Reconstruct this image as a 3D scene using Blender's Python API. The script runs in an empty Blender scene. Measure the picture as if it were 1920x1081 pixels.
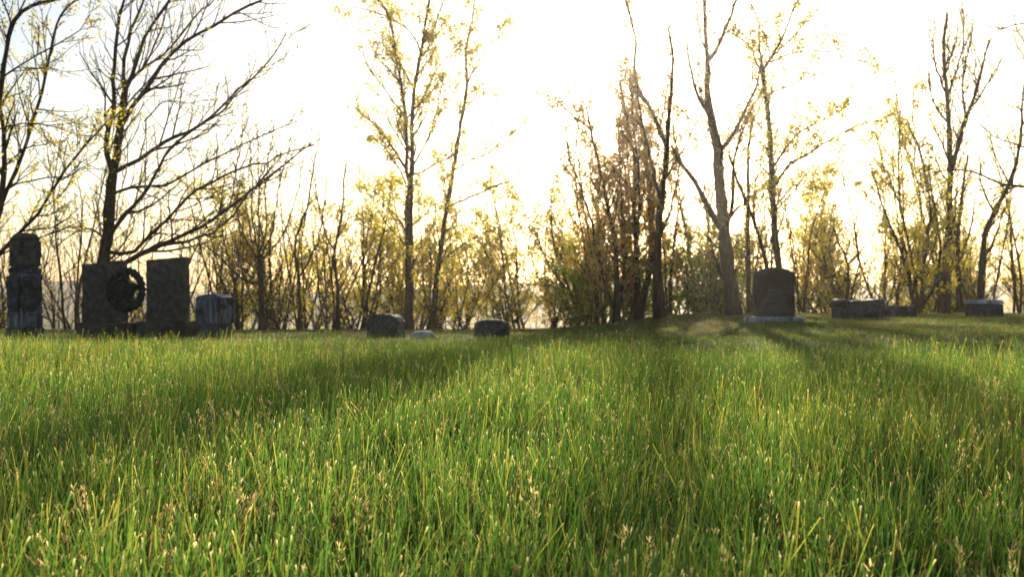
import bpy, bmesh, math, random
import numpy as np
from mathutils import Vector, Matrix

random.seed(7)
rng = np.random.default_rng(11)
S = bpy.context.scene
C = S.collection

# ------------------------------------------------------------------ camera
CZ = 0.38
F = 1867.0
cam_d = bpy.data.cameras.new("camera")
cam = bpy.data.objects.new("camera", cam_d)
C.objects.link(cam)
cam.location = (0, 0, CZ)
cam.rotation_euler = (math.radians(90), 0, 0)
cam_d.lens = 35.0
cam_d.sensor_width = 36.0
cam_d.clip_start = 0.02
cam_d.clip_end = 5000
cam_d.dof.use_dof = True
cam_d.dof.focus_distance = 1.9
cam_d.dof.aperture_fstop = 11
S.camera = cam

# ------------------------------------------------------------------ sky and sun
SUN_EL = math.radians(14.3)
SUN_AZ = math.radians(9.1)          # to the right of the view direction (+Y)
world = bpy.data.worlds.new("World")
S.world = world
world.use_nodes = True
nt = world.node_tree
bg = nt.nodes["Background"]
sky = nt.nodes.new("ShaderNodeTexSky")
sky.sky_type = 'NISHITA'
sky.sun_disc = False
sky.sun_elevation = SUN_EL
sky.sun_rotation = SUN_AZ
sky.air_density = 1.0
sky.dust_density = 1.4
sky.ozone_density = 1.0
nt.links.new(sky.outputs[0], bg.inputs[0])
bg.inputs[1].default_value = 0.10

sl = bpy.data.lights.new("sun", 'SUN')
sl.energy = 5.0
sl.angle = math.radians(0.5)
sl.color = (1.0, 0.87, 0.66)
so = bpy.data.objects.new("sun", sl)
C.objects.link(so)
sdir = Vector((math.sin(SUN_AZ) * math.cos(SUN_EL), math.cos(SUN_AZ) * math.cos(SUN_EL), math.sin(SUN_EL)))
so.rotation_euler = sdir.to_track_quat('Z', 'Y').to_euler()
so.location = (5, 30, 30)

S.view_settings.view_transform = 'Standard'
S.view_settings.look = 'None'
S.view_settings.exposure = 0.6
S.view_settings.gamma = 1.0
S.render.engine = 'CYCLES'
S.cycles.use_denoising = True
S.cycles.max_bounces = 8
S.cycles.transmission_bounces = 6
S.cycles.volume_bounces = 1
S.cycles.sample_clamp_indirect = 6.0


# ------------------------------------------------------------------ helpers
def P(px, py, Y):
    return np.array([(px - 960.0) / F * Y, Y, CZ + (540.5 - py) / F * Y])


def sstep(a, b, x):
    t = np.clip((x - a) / (b - a), 0, 1)
    return t * t * (3 - 2 * t)


class VNoise:
    def __init__(self, seed, n=64):
        self.g = np.random.default_rng(seed).random((n, n))
        self.n = n

    def __call__(self, x, y):
        n = self.n
        xi = np.floor(x).astype(int); yi = np.floor(y).astype(int)
        fx = x - xi; fy = y - yi
        fx = fx * fx * (3 - 2 * fx); fy = fy * fy * (3 - 2 * fy)
        a = self.g[xi % n, yi % n]; b = self.g[(xi + 1) % n, yi % n]
        c = self.g[xi % n, (yi + 1) % n]; d = self.g[(xi + 1) % n, (yi + 1) % n]
        return (a * (1 - fx) + b * fx) * (1 - fy) + (c * (1 - fx) + d * fx) * fy


N1, N2, N3 = VNoise(1), VNoise(2), VNoise(3)


def ground_z(x, y):
    x = np.asarray(x, float); y = np.asarray(y, float)
    s = 0.032 - 0.020 * sstep(0.4, 4.8, x)
    z = -s * np.maximum(np.minimum(y, 24.0) - 4.0, 0)
    over = np.maximum(y - 24.0, 0)
    z = z - 18.0 * (1 - np.exp(-over * over / (over * 120.0 + 900.0)))
    # far rise to low hills
    z = z + 24.0 * sstep(160, 520, y) * (0.5 + 0.6 * N1(x / 90.0 + 7, y / 130.0))
    side = np.maximum(np.abs(x) - 40, 0)
    z = z - 0.02 * side * sstep(0, 40, side) * (y < 200)
    z = z + 0.05 * (N2(x / 1.9 + 3, y / 1.9 + 5) - 0.5) * sstep(2, 8, y) * 0.6
    return z


def new_mat(name):
    m = bpy.data.materials.new(name)
    m.use_nodes = True
    return m, m.node_tree, m.node_tree.nodes["Principled BSDF"]


def mesh_obj(name, verts, faces_flat, nper, mat, parent=None, smooth=False, cols=None):
    """verts (n,3) ; faces_flat (m,nper) index array"""
    me = bpy.data.meshes.new(name)
    verts = np.asarray(verts, np.float32)
    faces = np.asarray(faces_flat, np.int32)
    me.vertices.add(len(verts))
    me.vertices.foreach_set("co", verts.ravel())
    me.loops.add(faces.size)
    me.loops.foreach_set("vertex_index", faces.ravel())
    me.polygons.add(len(faces))
    me.polygons.foreach_set("loop_start", np.arange(0, faces.size, nper, dtype=np.int32))
    me.polygons.foreach_set("loop_total", np.full(len(faces), nper, np.int32))
    me.update(calc_edges=True)
    if smooth:
        me.polygons.foreach_set("use_smooth", np.ones(len(faces), bool))
    if cols is not None:
        a = me.color_attributes.new("tint", 'FLOAT_COLOR', 'POINT')
        c4 = np.ones((len(verts), 4), np.float32)
        c4[:, :3] = cols
        a.data.foreach_set("color", c4.ravel())
    me.materials.append(mat)
    o = bpy.data.objects.new(name, me)
    C.objects.link(o)
    if parent is not None:
        o.parent = parent
    return o


def bm_obj(name, bm, mat, parent=None, smooth=False):
    me = bpy.data.meshes.new(name)
    bmesh.ops.recalc_face_normals(bm, faces=bm.faces)
    bm.to_mesh(me); bm.free()
    me.materials.append(mat)
    if smooth:
        me.polygons.foreach_set("use_smooth", np.ones(len(me.polygons), bool))
    o = bpy.data.objects.new(name, me)
    C.objects.link(o)
    if parent is not None:
        o.parent = parent
    return o


def tag(o, label=None, cat=None, group=None, kind=None):
    if label: o["label"] = label
    if cat: o["category"] = cat
    if group: o["group"] = group
    if kind: o["kind"] = kind
    return o


def empty(name, loc, rz=0.0):
    o = bpy.data.objects.new(name, None)
    C.objects.link(o)
    o.location = loc
    o.rotation_euler = (0, 0, rz)
    o.empty_display_size = 0.2
    return o


# ------------------------------------------------------------------ materials
def leaf_material(name, trans=0.5, attr=True, col=(0.3, 0.3, 0.05), rough=0.45, spec=0.35, tboost=(1.5, 1.5, 0.9)):
    m, t, b = new_mat(name)
    b.inputs["Roughness"].default_value = rough
    b.inputs["Specular IOR Level"].default_value = spec
    tr = t.nodes.new("ShaderNodeBsdfTranslucent")
    mx = t.nodes.new("ShaderNodeMixShader")
    mx.inputs[0].default_value = trans
    mul = t.nodes.new("ShaderNodeMix"); mul.data_type = 'RGBA'; mul.blend_type = 'MULTIPLY'
    mul.inputs[0].default_value = 1.0
    mul.clamp_result = False
    mul.inputs[7].default_value = (*tboost, 1)
    if attr:
        at = t.nodes.new("ShaderNodeAttribute"); at.attribute_name = "tint"
        src = at.outputs["Color"]
    else:
        rgb = t.nodes.new("ShaderNodeRGB"); rgb.outputs[0].default_value = (*col, 1)
        src = rgb.outputs[0]
    t.links.new(src, b.inputs["Base Color"])
    t.links.new(src, mul.inputs[6])
    t.links.new(mul.outputs[2], tr.inputs["Color"])
    out = t.nodes["Material Output"]
    t.links.new(b.outputs[0], mx.inputs[1])
    t.links.new(tr.outputs[0], mx.inputs[2])
    t.links.new(mx.outputs[0], out.inputs["Surface"])
    return m


M_grass = leaf_material("grass_blade", 0.6, tboost=(2.5, 2.25, 1.45), rough=0.55, spec=0.25)
M_leaf = leaf_material("young_leaf", 0.6, tboost=(1.6, 1.5, 0.8), rough=0.5, spec=0.3)


def noise_mat(name, c1, c2, scale=5, rough=0.9, bump=0.3, detail=6, c3=None, scale3=1.2, t3=0.6, stretch=(1, 1, 1), bdist=0.02):
    m, t, b = new_mat(name)
    tc = t.nodes.new("ShaderNodeTexCoord")
    mp = t.nodes.new("ShaderNodeMapping"); mp.inputs["Scale"].default_value = stretch
    t.links.new(tc.outputs["Object"], mp.inputs[0])
    n = t.nodes.new("ShaderNodeTexNoise"); n.inputs["Scale"].default_value = scale; n.inputs["Detail"].default_value = detail
    n.inputs["Roughness"].default_value = 0.65
    t.links.new(mp.outputs[0], n.inputs["Vector"])
    r = t.nodes.new("ShaderNodeValToRGB")
    r.color_ramp.elements[0].position = 0.36; r.color_ramp.elements[0].color = (*c1, 1)
    r.color_ramp.elements[1].position = 0.64; r.color_ramp.elements[1].color = (*c2, 1)
    t.links.new(n.outputs["Fac"], r.inputs[0])
    src = r.outputs[0]
    if c3 is not None:
        n3 = t.nodes.new("ShaderNodeTexNoise"); n3.inputs["Scale"].default_value = scale3; n3.inputs["Detail"].default_value = 5
        t.links.new(tc.outputs["Object"], n3.inputs["Vector"])
        r3 = t.nodes.new("ShaderNodeValToRGB")
        r3.color_ramp.elements[0].position = t3 - 0.04; r3.color_ramp.elements[0].color = (0, 0, 0, 1)
        r3.color_ramp.elements[1].position = t3 + 0.05; r3.color_ramp.elements[1].color = (1, 1, 1, 1)
        t.links.new(n3.outputs["Fac"], r3.inputs[0])
        mx = t.nodes.new("ShaderNodeMix"); mx.data_type = 'RGBA'
        t.links.new(r3.outputs[0], mx.inputs[0])
        t.links.new(src, mx.inputs[6]); mx.inputs[7].default_value = (*c3, 1)
        src = mx.outputs[2]
    t.links.new(src, b.inputs["Base Color"])
    b.inputs["Roughness"].default_value = rough
    b.inputs["Specular IOR Level"].default_value = 0.15
    if bump:
        bp = t.nodes.new("ShaderNodeBump"); bp.inputs["Strength"].default_value = bump; bp.inputs["Distance"].default_value = bdist
        t.links.new(n.outputs["Fac"], bp.inputs["Height"])
        t.links.new(bp.outputs[0], b.inputs["Normal"])
    return m


M_ground = noise_mat("turf_soil", (0.035, 0.045, 0.014), (0.10, 0.085, 0.04), 3.0, 1.0, 0.5, 8, c3=(0.06, 0.09, 0.02), scale3=0.7, t3=0.5)
M_bark = noise_mat("grey_brown_bark", (0.032, 0.021, 0.014), (0.10, 0.072, 0.048), 9, 0.95, 0.8, 6, stretch=(3, 3, 0.6), bdist=0.03)
M_bark2 = noise_mat("pale_bark", (0.09, 0.07, 0.05), (0.20, 0.16, 0.12), 9, 0.95, 0.8, 6, stretch=(3, 3, 0.6), bdist=0.03)
M_twig = noise_mat("twig_bark", (0.045, 0.03, 0.02), (0.11, 0.075, 0.05), 4, 0.9, 0.0)
M_granite = noise_mat("weathered_granite", (0.05, 0.047, 0.045), (0.15, 0.145, 0.135), 26, 0.85, 0.5, 10, c3=(0.07, 0.07, 0.055), scale3=4.0, t3=0.52, bdist=0.01)
M_dark = noise_mat("dark_granite", (0.025, 0.025, 0.03), (0.10, 0.098, 0.10), 22, 0.6, 0.5, 10, c3=(0.03, 0.03, 0.03), scale3=5.0, t3=0.53, bdist=0.01)
M_brown = noise_mat("stained_sandstone", (0.07, 0.055, 0.045), (0.13, 0.105, 0.085), 14, 0.95, 0.6, 10, c3=(0.065, 0.05, 0.035), scale3=3.0, t3=0.5, stretch=(1, 1, 2.6), bdist=0.012)
M_streak = noise_mat("streaked_marble", (0.02, 0.02, 0.023), (0.25, 0.25, 0.27), 9, 0.75, 0.4, 8, c3=(0.035, 0.03, 0.028), scale3=5, t3=0.55, stretch=(2.2, 2.2, 0.28), bdist=0.01)
M_marble = noise_mat("white_marble", (0.20, 0.21, 0.23), (0.48, 0.49, 0.52), 10, 0.6, 0.3, 8, c3=(0.12, 0.12, 0.12), scale3=6, t3=0.6, bdist=0.006)
M_greenmetal = noise_mat("dark_green_metal", (0.003, 0.009, 0.007), (0.010, 0.022, 0.017), 18, 0.5, 0.2, 5)
M_lichen = noise_mat("lichen_stone", (0.045, 0.038, 0.031), (0.115, 0.098, 0.080), 11, 0.9, 0.5, 10, c3=(0.09, 0.08, 0.03), scale3=2.6, t3=0.62, bdist=0.01)

# ------------------------------------------------------------------ ground
def make_ground():
    xs = np.concatenate([-np.geomspace(600, 13, 40), np.linspace(-12, 12, 97), np.geomspace(13, 600, 40)])
    ys = np.concatenate([[-150, -60, -20, -8], np.linspace(-4, 30, 120), np.geomspace(31, 620, 70)])
    X, Y = np.meshgrid(xs, ys)
    Z = ground_z(X, Y)
    v = np.stack([X.ravel(), Y.ravel(), Z.ravel()], 1)
    nx = len(xs); ny = len(ys)
    i, j = np.meshgrid(np.arange(nx - 1), np.arange(ny - 1))
    a = (j * nx + i).ravel()
    f = np.stack([a, a + 1, a + nx + 1, a + nx], 1)
    o = mesh_obj("ground", v, f, 4, M_ground, smooth=True)
    tag(o, kind="structure")
make_ground()


# ------------------------------------------------------------------ grass
def long_limit(x, y):
    u = x / np.maximum(y, 0.1)
    return 8.4 - 3.6 * sstep(-0.02, 0.2, u)


def ribbon(base, h, w, lean_dir, lean, curve, face, segs, taper, cols_base, cols_tip, tipc, tipamt):
    """vectorised grass blades -> verts, faces, cols"""
    n = len(h)
    T = np.linspace(0, 1, segs + 1) if segs < 4 else np.array([0, 0.35, 0.68, 0.95, 1.0])
    V = np.empty((n, segs + 1, 2, 3), np.float32)
    K = np.empty((n, segs + 1, 2, 3), np.float32)
    ld = np.stack([np.cos(lean_dir), np.sin(lean_dir)], 1)
    for k, t in enumerate(T):
        off = (lean * t + curve * t * t) * h
        px = base[:, 0] + ld[:, 0] * off
        py = base[:, 1] + ld[:, 1] * off
        pz = base[:, 2] + h * t * (1 - 0.35 * np.minimum(curve, 1.6) * t)
        fa = face + 0.7 * t
        wt = w * (0.75 + 0.5 * t if t < 0.5 else 1.0) * np.where(t > 0.6, 1 - taper * ((t - 0.6) / 0.4) ** 1.3, 1.0) * 0.5
        dx = np.cos(fa) * wt; dy = np.sin(fa) * wt
        V[:, k, 0] = np.stack([px - dx, py - dy, pz], 1)
        V[:, k, 1] = np.stack([px + dx, py + dy, pz], 1)
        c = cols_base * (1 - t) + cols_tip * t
        if k == segs:
            c = c * (1 - tipamt[:, None]) + tipc * tipamt[:, None]
        K[:, k, 0] = c; K[:, k, 1] = c
    nv = (segs + 1) * 2
    b = (np.arange(n) * nv)[:, None, None]
    seg = (np.arange(segs) * 2)[None, :, None]
    Fc = b + seg + np.array([0, 1, 3, 2])[None, None, :]
    return V.reshape(-1, 3), Fc.reshape(-1, 4), K.reshape(-1, 3)


def sample_fan(n, d0, d1, power, halfw=0.66, margin=0.8):
    """points on the lawn in front of the camera; density ~ d^-power"""
    u = rng.random(n)
    e = 2 - power
    d = (d0 ** e + u * (d1 ** e - d0 ** e)) ** (1 / e)
    lim = d * halfw + margin
    x = (rng.random(n) * 2 - 1) * lim
    # thin out so that the margin does not raise density near
    return x, d


def make_grass():
    n = 760000
    x, y = sample_fan(n, 0.62, 11.0, 1.0)
    keep = y < long_limit(x, y) + rng.normal(0, 0.35, n)
    clump = N1(x * 9, y * 9) * 0.6 + N2(x * 23, y * 23) * 0.4
    keep &= rng.random(n) < np.clip(2.6 * (clump - 0.28), 0.10, 1)
    x = x[keep]; y = y[keep]; n = len(x); clump = clump[keep]
    # pull blades into tufts
    cell = 0.035
    jx = np.floor(x / cell); jy = np.floor(y / cell)
    cxr = (np.sin(jx * 127.1 + jy * 311.7) * 43758.5453) % 1.0
    cyr = (np.sin(jx * 269.5 + jy * 183.3) * 43758.5453) % 1.0
    tuft = rng.random(n) < 0.6
    x = np.where(tuft, (jx + cxr) * cell + rng.normal(0, 0.006, n), x)
    y = np.where(tuft, (jy + cyr) * cell + rng.normal(0, 0.006, n), y)
    big = N3(x * 1.3 + 9, y * 1.3 + 2)
    med = N2(x * 4.1 + 1, y * 4.1 + 8)
    hm = (0.070 + 0.036 * big + 0.046 * med) * (1.08 - 0.46 * sstep(1.5, 7.0, y))
    h = hm * rng.lognormal(-0.04, 0.40, n)
    tall = rng.random(n) < 0.05
    h = np.where(tall, hm * rng.uniform(1.2, 1.6 + 0.35 * sstep(2, 5, y), n), h)
    h = np.clip(h, 0.02, 0.15 + 0.05 * sstep(2, 5, y))
    w = np.clip(0.00125 * rng.lognormal(0, 0.42, n), 0.0006, 0.0023) * (1 + 0.07 * y)
    ld = rng.random(n) * 6.283
    # prevailing lean to the right
    dirx = np.cos(ld) + 0.35; diry = np.sin(ld)
    ld = np.arctan2(diry, dirx)
    lean = np.abs(rng.normal(0, 0.16, n))
    curve = np.abs(rng.normal(0, 0.13, n))
    bent = rng.random(n) < 0.05
    curve = np.where(bent, rng.uniform(0.5, 1.0, n), curve)
    lean = np.where((rng.random(n) < 0.10) & ~tall, lean + rng.uniform(0.2, 0.7, n), lean)
    face = rng.normal(0, 0.9, n)
    taper = np.where(rng.random(n) < 0.42, rng.uniform(0.15, 0.5, n), 0.95)
    r = rng.random((n, 1))
    g1 = np.array([0.015, 0.058, 0.018]); g2 = np.array([0.078, 0.155, 0.031]); g3 = np.array([0.18, 0.205, 0.05])
    base = g1 * (1 - r) + g2 * r
    warm = (rng.random(n) < 0.18)[:, None]
    base = np.where(warm, g3 * (0.7 + 0.5 * r), base)
    patch = (N1(x * 0.9 + 4, y * 0.9)[:, None] - 0.5)
    base = base * (1 + np.array([0.5, 0.2, 0.1]) * patch)
    dead = (rng.random(n) < 0.05 + 0.08 * (N3(x * 3 + 5, y * 3) > 0.62))[:, None]
    straw = np.array([0.27, 0.22, 0.12]) * (0.12 + 1.1 * rng.random((n, 1)) ** 1.5)
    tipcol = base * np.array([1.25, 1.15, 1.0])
    base = np.where(dead, straw * 0.8, base)
    tipcol = np.where(dead, straw, tipcol)
    h = np.where(dead[:, 0], np.minimum(h * 0.8, hm), h)
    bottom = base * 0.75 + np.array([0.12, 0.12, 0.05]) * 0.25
    tipamt = np.where(rng.random(n) < 0.6, rng.uniform(0.4, 1.0, n), 0.05)
    tipc = np.array([0.64, 0.58, 0.40])
    z = ground_z(x, y)
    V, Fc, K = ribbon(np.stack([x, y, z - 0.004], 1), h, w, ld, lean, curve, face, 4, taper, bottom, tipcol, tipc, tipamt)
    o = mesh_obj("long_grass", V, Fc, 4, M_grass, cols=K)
    tag(o, "long uncut green grass with pale cut tips filling the foreground", "grass", kind="stuff")

    # dead thatch low between the blades
    n = 60000
    x, y = sample_fan(n, 0.62, 10.0, 1.1)
    keep = y < long_limit(x, y)
    x = x[keep]; y = y[keep]; n = len(x)
    r = rng.random((n, 1))
    col = np.array([0.22, 0.16, 0.08]) * (0.3 + r)
    V, Fc, K = ribbon(np.stack([x, y, ground_z(x, y)], 1), rng.uniform(0.02, 0.06, n), rng.uniform(0.0015, 0.003, n) * (1 + 0.05 * y),
                      rng.random(n) * 6.28, rng.uniform(0.4, 1.6, n), rng.uniform(0.2, 1.2, n), rng.random(n) * 6.28, 2,
                      np.full(n, 0.6), col, col, np.array([0.3, 0.22, 0.12]), np.full(n, 0.3))
    o = mesh_obj("grass_thatch", V, Fc, 4, M_grass, cols=K)
    tag(o, "brown dead thatch low between the green grass blades", "thatch", kind="stuff")


def make_seed_heads():
    n = 8000
    x, y = sample_fan(n, 0.75, 8.5, 1.15)
    keep = y < long_limit(x, y) - 0.2
    cl = N2(x * 2.3 + 11, y * 2.3 + 4)
    keep &= rng.random(n) < np.clip((cl - 0.32) * 2.6, 0.3, 1)
    x = x[keep]; y = y[keep]; n = len(x)
    z = ground_z(x, y)
    h = rng.uniform(0.06, 0.135, n)
    ld = rng.random(n) * 6.28; lean = np.abs(rng.normal(0, 0.18, n)); curve = np.abs(rng.normal(0, 0.12, n))
    st = np.array([0.16, 0.17, 0.06]) * np.ones((n, 1))
    V, Fc, K = ribbon(np.stack([x, y, z], 1), h, np.full(n, 0.0013) * (1 + 0.1 * y), ld, lean, curve, rng.random(n) * 6.28, 4,
                      np.full(n, 0.3), st, st, np.array([0.3, 0.25, 0.15]), np.zeros(n))
    # spikelets: small upward petals around the top third
    m = 26
    t = rng.uniform(0.58, 1.0, (n, m))
    off = (lean[:, None] * t + curve[:, None] * t * t) * h[:, None]
    px = x[:, None] + np.cos(ld)[:, None] * off
    py = y[:, None] + np.sin(ld)[:, None] * off
    pz = z[:, None] + h[:, None] * t * (1 - 0.35 * curve[:, None] * t)
    a = rng.random((n, m)) * 6.28
    spread = (1.12 - t) * 0.034 * rng.random((n, m)) * np.where(rng.random((n, 1)) < 0.4, 1.0, 0.35)
    px = px + np.cos(a) * spread; py = py + np.sin(a) * spread; pz = pz + spread * 0.4
    N = n * m
    r = rng.random((n, 1, 1)) * 0.9 + 0.25
    hue = np.where(rng.random((n, 1, 1)) < 0.5, np.array([0.50, 0.43, 0.28]), np.array([0.15, 0.10, 0.07]))
    col = (hue * r * (0.7 + 0.5 * rng.random((n, m, 1)))).reshape(-1, 3)
    V2, F2, K2 = ribbon(np.stack([px.ravel(), py.ravel(), pz.ravel()], 1), rng.uniform(0.003, 0.0085, N),
                        rng.uniform(0.0008, 0.0021, N) * (1 + 0.06 * np.repeat(y, m)), a.ravel(), rng.uniform(0.1, 0.9, N), np.zeros(N),
                        rng.random(N) * 6.28, 2, np.full(N, 0.8), col, col, np.array([0.6, 0.5, 0.3]), np.full(N, 0.3))
    V = np.concatenate([V, V2]); Fc = np.concatenate([Fc, F2 + (len(V) - len(V2))]); K = np.concatenate([K, K2])
    o = mesh_obj("grass_seed_heads", V, Fc, 4, M_grass, cols=K)
    tag(o, "tan and brown grass seed heads scattered through the long grass", "seed heads", kind="stuff")


def make_mown():
    n = 230000
    x, y = sample_fan(n, 4.0, 27.0, 1.0, 0.62, 0.5)
    keep = y > long_limit(x, y) - 0.6
    keep &= rng.random(n) < np.where(x / y < -0.03, 0.35, 1.0)
    x = x[keep]; y = y[keep]; n = len(x)
    h = rng.lognormal(0, 0.3, n) * (0.016 + 0.022 * N1(x * 1.7, y * 1.7))
    r = rng.random((n, 1))
    base = np.array([0.045, 0.085, 0.018]) * (0.6 + 0.9 * r)
    patch = N2(x * 0.8 + 3, y * 0.35 + 1)
    brown = (rng.random(n) < 0.12 + 0.45 * sstep(0.45, 0.8, patch))[:, None]
    base = np.where(brown, np.array([0.12, 0.095, 0.045]) * (0.5 + 0.8 * r), base)
    V, Fc, K = ribbon(np.stack([x, y, ground_z(x, y)], 1), h, rng.uniform(0.003, 0.005, n) * (1 + 0.07 * y), rng.random(n) * 6.28,
                      np.abs(rng.normal(0, 0.45, n)), np.abs(rng.normal(0, 0.3, n)), rng.random(n) * 6.28, 2, np.full(n, 0.7),
                      base, base, np.array([0.3, 0.26, 0.12]), np.full(n, 0.25))
    o = mesh_obj("mown_lawn", V, Fc, 4, M_grass, cols=K)
    tag(o, "short green brown mown lawn around the gravestones beyond the long grass", "lawn", kind="stuff")


make_grass()
make_seed_heads()
make_mown()


# ------------------------------------------------------------------ trees
class Tubes:
    def __init__(self):
        self.v = []; self.f = []; self.n = 0

    def tube(self, pts, rad, sides):
        pts = np.asarray(pts, float); rad = np.asarray(rad, float)
        k = len(pts)
        tg = np.gradient(pts, axis=0)
        tg /= np.linalg.norm(tg, axis=1)[:, None] + 1e-9
        ref = np.array([0.13, 0.97, 0.2]) if abs(tg[0, 1]) < 0.8 else np.array([0.97, 0.1, 0.2])
        u = np.cross(tg, ref); u /= np.linalg.norm(u, axis=1)[:, None] + 1e-9
        w = np.cross(tg, u)
        a = np.arange(sides) * (2 * math.pi / sides)
        ring = pts[:, None, :] + rad[:, None, None] * (np.cos(a)[None, :, None] * u[:, None, :] + np.sin(a)[None, :, None] * w[:, None, :])
        self.v.append(ring.reshape(-1, 3))
        i = np.arange(k - 1)[:, None] * sides; j = np.arange(sides)[None, :]
        j2 = (j + 1) % sides
        f = np.stack([i + j, i + j2, i + sides + j2, i + sides + j], 2).reshape(-1, 4) + self.n
        self.f.append(f)
        self.n += k * sides

    def build(self, name, mat, parent, origin):
        if not self.v: return None
        v = np.concatenate(self.v) - np.asarray(origin)
        return mesh_obj(name, v, np.concatenate(self.f), 4, mat, parent, smooth=True)


def wood(name, a, b, mat, parent, origin):
    """a stem and the side branches that grow from it, as one mesh"""
    na = sum(len(f) for f in a.f)
    if b.v:
        a.f += [f + a.n for f in b.f]; a.v += b.v
    o = a.build(name, mat, parent, origin)
    o.data.materials.append(M_twig)
    mi = np.zeros(len(o.data.polygons), np.int32); mi[na:] = 1
    o.data.polygons.foreach_set("material_index", mi)
    return o


def smooth_poly(pts, step):
    """Catmull-Rom resampling"""
    pts = np.asarray(pts, float)
    if len(pts) < 3:
        L = np.linalg.norm(pts[-1] - pts[0]); n = max(3, int(L / step))
        return np.array([pts[0] + (pts[-1] - pts[0]) * t for t in np.linspace(0, 1, n)])
    q = np.vstack([2 * pts[0] - pts[1], pts, 2 * pts[-1] - pts[-2]])
    out = []
    for i in range(1, len(q) - 2):
        p0, p1, p2, p3 = q[i - 1], q[i], q[i + 1], q[i + 2]
        n = max(2, int(np.linalg.norm(p2 - p1) / step))
        for t in np.linspace(0, 1, n, endpoint=False):
            out.append(0.5 * (2 * p1 + (p2 - p0) * t + (2 * p0 - 5 * p1 + 4 * p2 - p3) * t * t + (3 * p1 - p0 - 3 * p2 + p3) * t ** 3))
    out.append(pts[-1])
    return np.array(out)


def unit(v):
    return v / (np.linalg.norm(v) + 1e-9)


def side_dir(d, ang, up=0.25, rs=rng):
    r = rs.normal(size=3)
    a = unit(np.cross(d, r))
    v = unit(d * math.cos(ang) + a * math.sin(ang))
    v[2] += up
    return unit(v)


def grow(tb, lf, p, d, L, r, lev, par):
    """one branch with its side twigs"""
    n = 5 if lev < 2 else 4
    pts = [p]
    dd = d.copy()
    st = L / (n - 1)
    for i in range(n - 1):
        dd = unit(dd + rng.normal(0, par['wig'], 3) + np.array([0, 0, par['up'] * 0.22]))
        pts.append(pts[-1] + dd * st)
    pts = np.array(pts)
    rad = np.linspace(r, max(r * 0.35, par['rmin']), n)
    tb.tube(pts, rad, 4 if r > 0.02 else 3)
    if lev < par['levels']:
        m = max(2, int(L / par['space'][min(lev, 2)]))
        for k in range(m):
            t = rng.uniform(0.15, 0.98) if m < 3 else (0.18 + 0.8 * (k + rng.random()) / m)
            f = t * (n - 1); i = min(int(f), n - 2); q = pts[i] + (pts[i + 1] - pts[i]) * (f - i)
            bd = unit(pts[i + 1] - pts[i])
            rr = r + (rad[-1] - r) * t
            grow(tb, lf, q, side_dir(bd, rng.uniform(0.45, 0.95), 0.2 * par['up']), L * rng.uniform(0.3, 0.6) * (1.15 - 0.5 * t),
                 max(rr * 0.6, par['rmin']), lev + 1, par)
    if lev >= par['levels'] - 1 and par['leaf'] > 0:
        for k in range(rng.poisson(par['leaf'])):
            t = rng.uniform(0.3, 1.0); f = t * (n - 1); i = min(int(f), n - 2)
            lf.append(pts[i] + (pts[i + 1] - pts[i]) * (f - i))


def leaf_mesh(name, pos, parent, origin, per=5, spread=0.05, size=(0.03, 0.055), col=((0.30, 0.28, 0.04), (0.17, 0.20, 0.03))):
    if len(pos) == 0: return None
    pos = np.repeat(np.asarray(pos), per, axis=0) + rng.normal(0, spread, (len(pos) * per, 3)) - np.asarray(origin)
    n = len(pos)
    a = rng.normal(size=(n, 3)); a[:, 2] *= 0.7; a /= np.linalg.norm(a, axis=1)[:, None]
    b = np.cross(a, rng.normal(size=(n, 3))); b /= np.linalg.norm(b, axis=1)[:, None]
    c = np.cross(a, b)
    s = rng.uniform(size[0], size[1], (n, 1))
    V = np.stack([pos, pos + a * s * 0.5 + b * s * 0.36 + c * s * 0.1, pos + a * s, pos + a * s * 0.5 - b * s * 0.36 + c * s * 0.1], 1).reshape(-1, 3)
    Fc = np.arange(n * 4).reshape(-1, 4)
    r = rng.random((n, 1))
    K = np.repeat(np.array(col[0]) * r + np.array(col[1]) * (1 - r), 4, axis=0)
    return mesh_obj(name, V, Fc, 4, M_leaf, parent, cols=K)


YEL = ((0.62, 0.50, 0.085), (0.40, 0.39, 0.06))
GRN = ((0.20, 0.24, 0.04), (0.10, 0.15, 0.025))
FLARE_RED = ((0.48, 0.28, 0.08), (0.32, 0.24, 0.06))  # red of the lens flare around the sun, painted into the leaf colour


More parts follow.
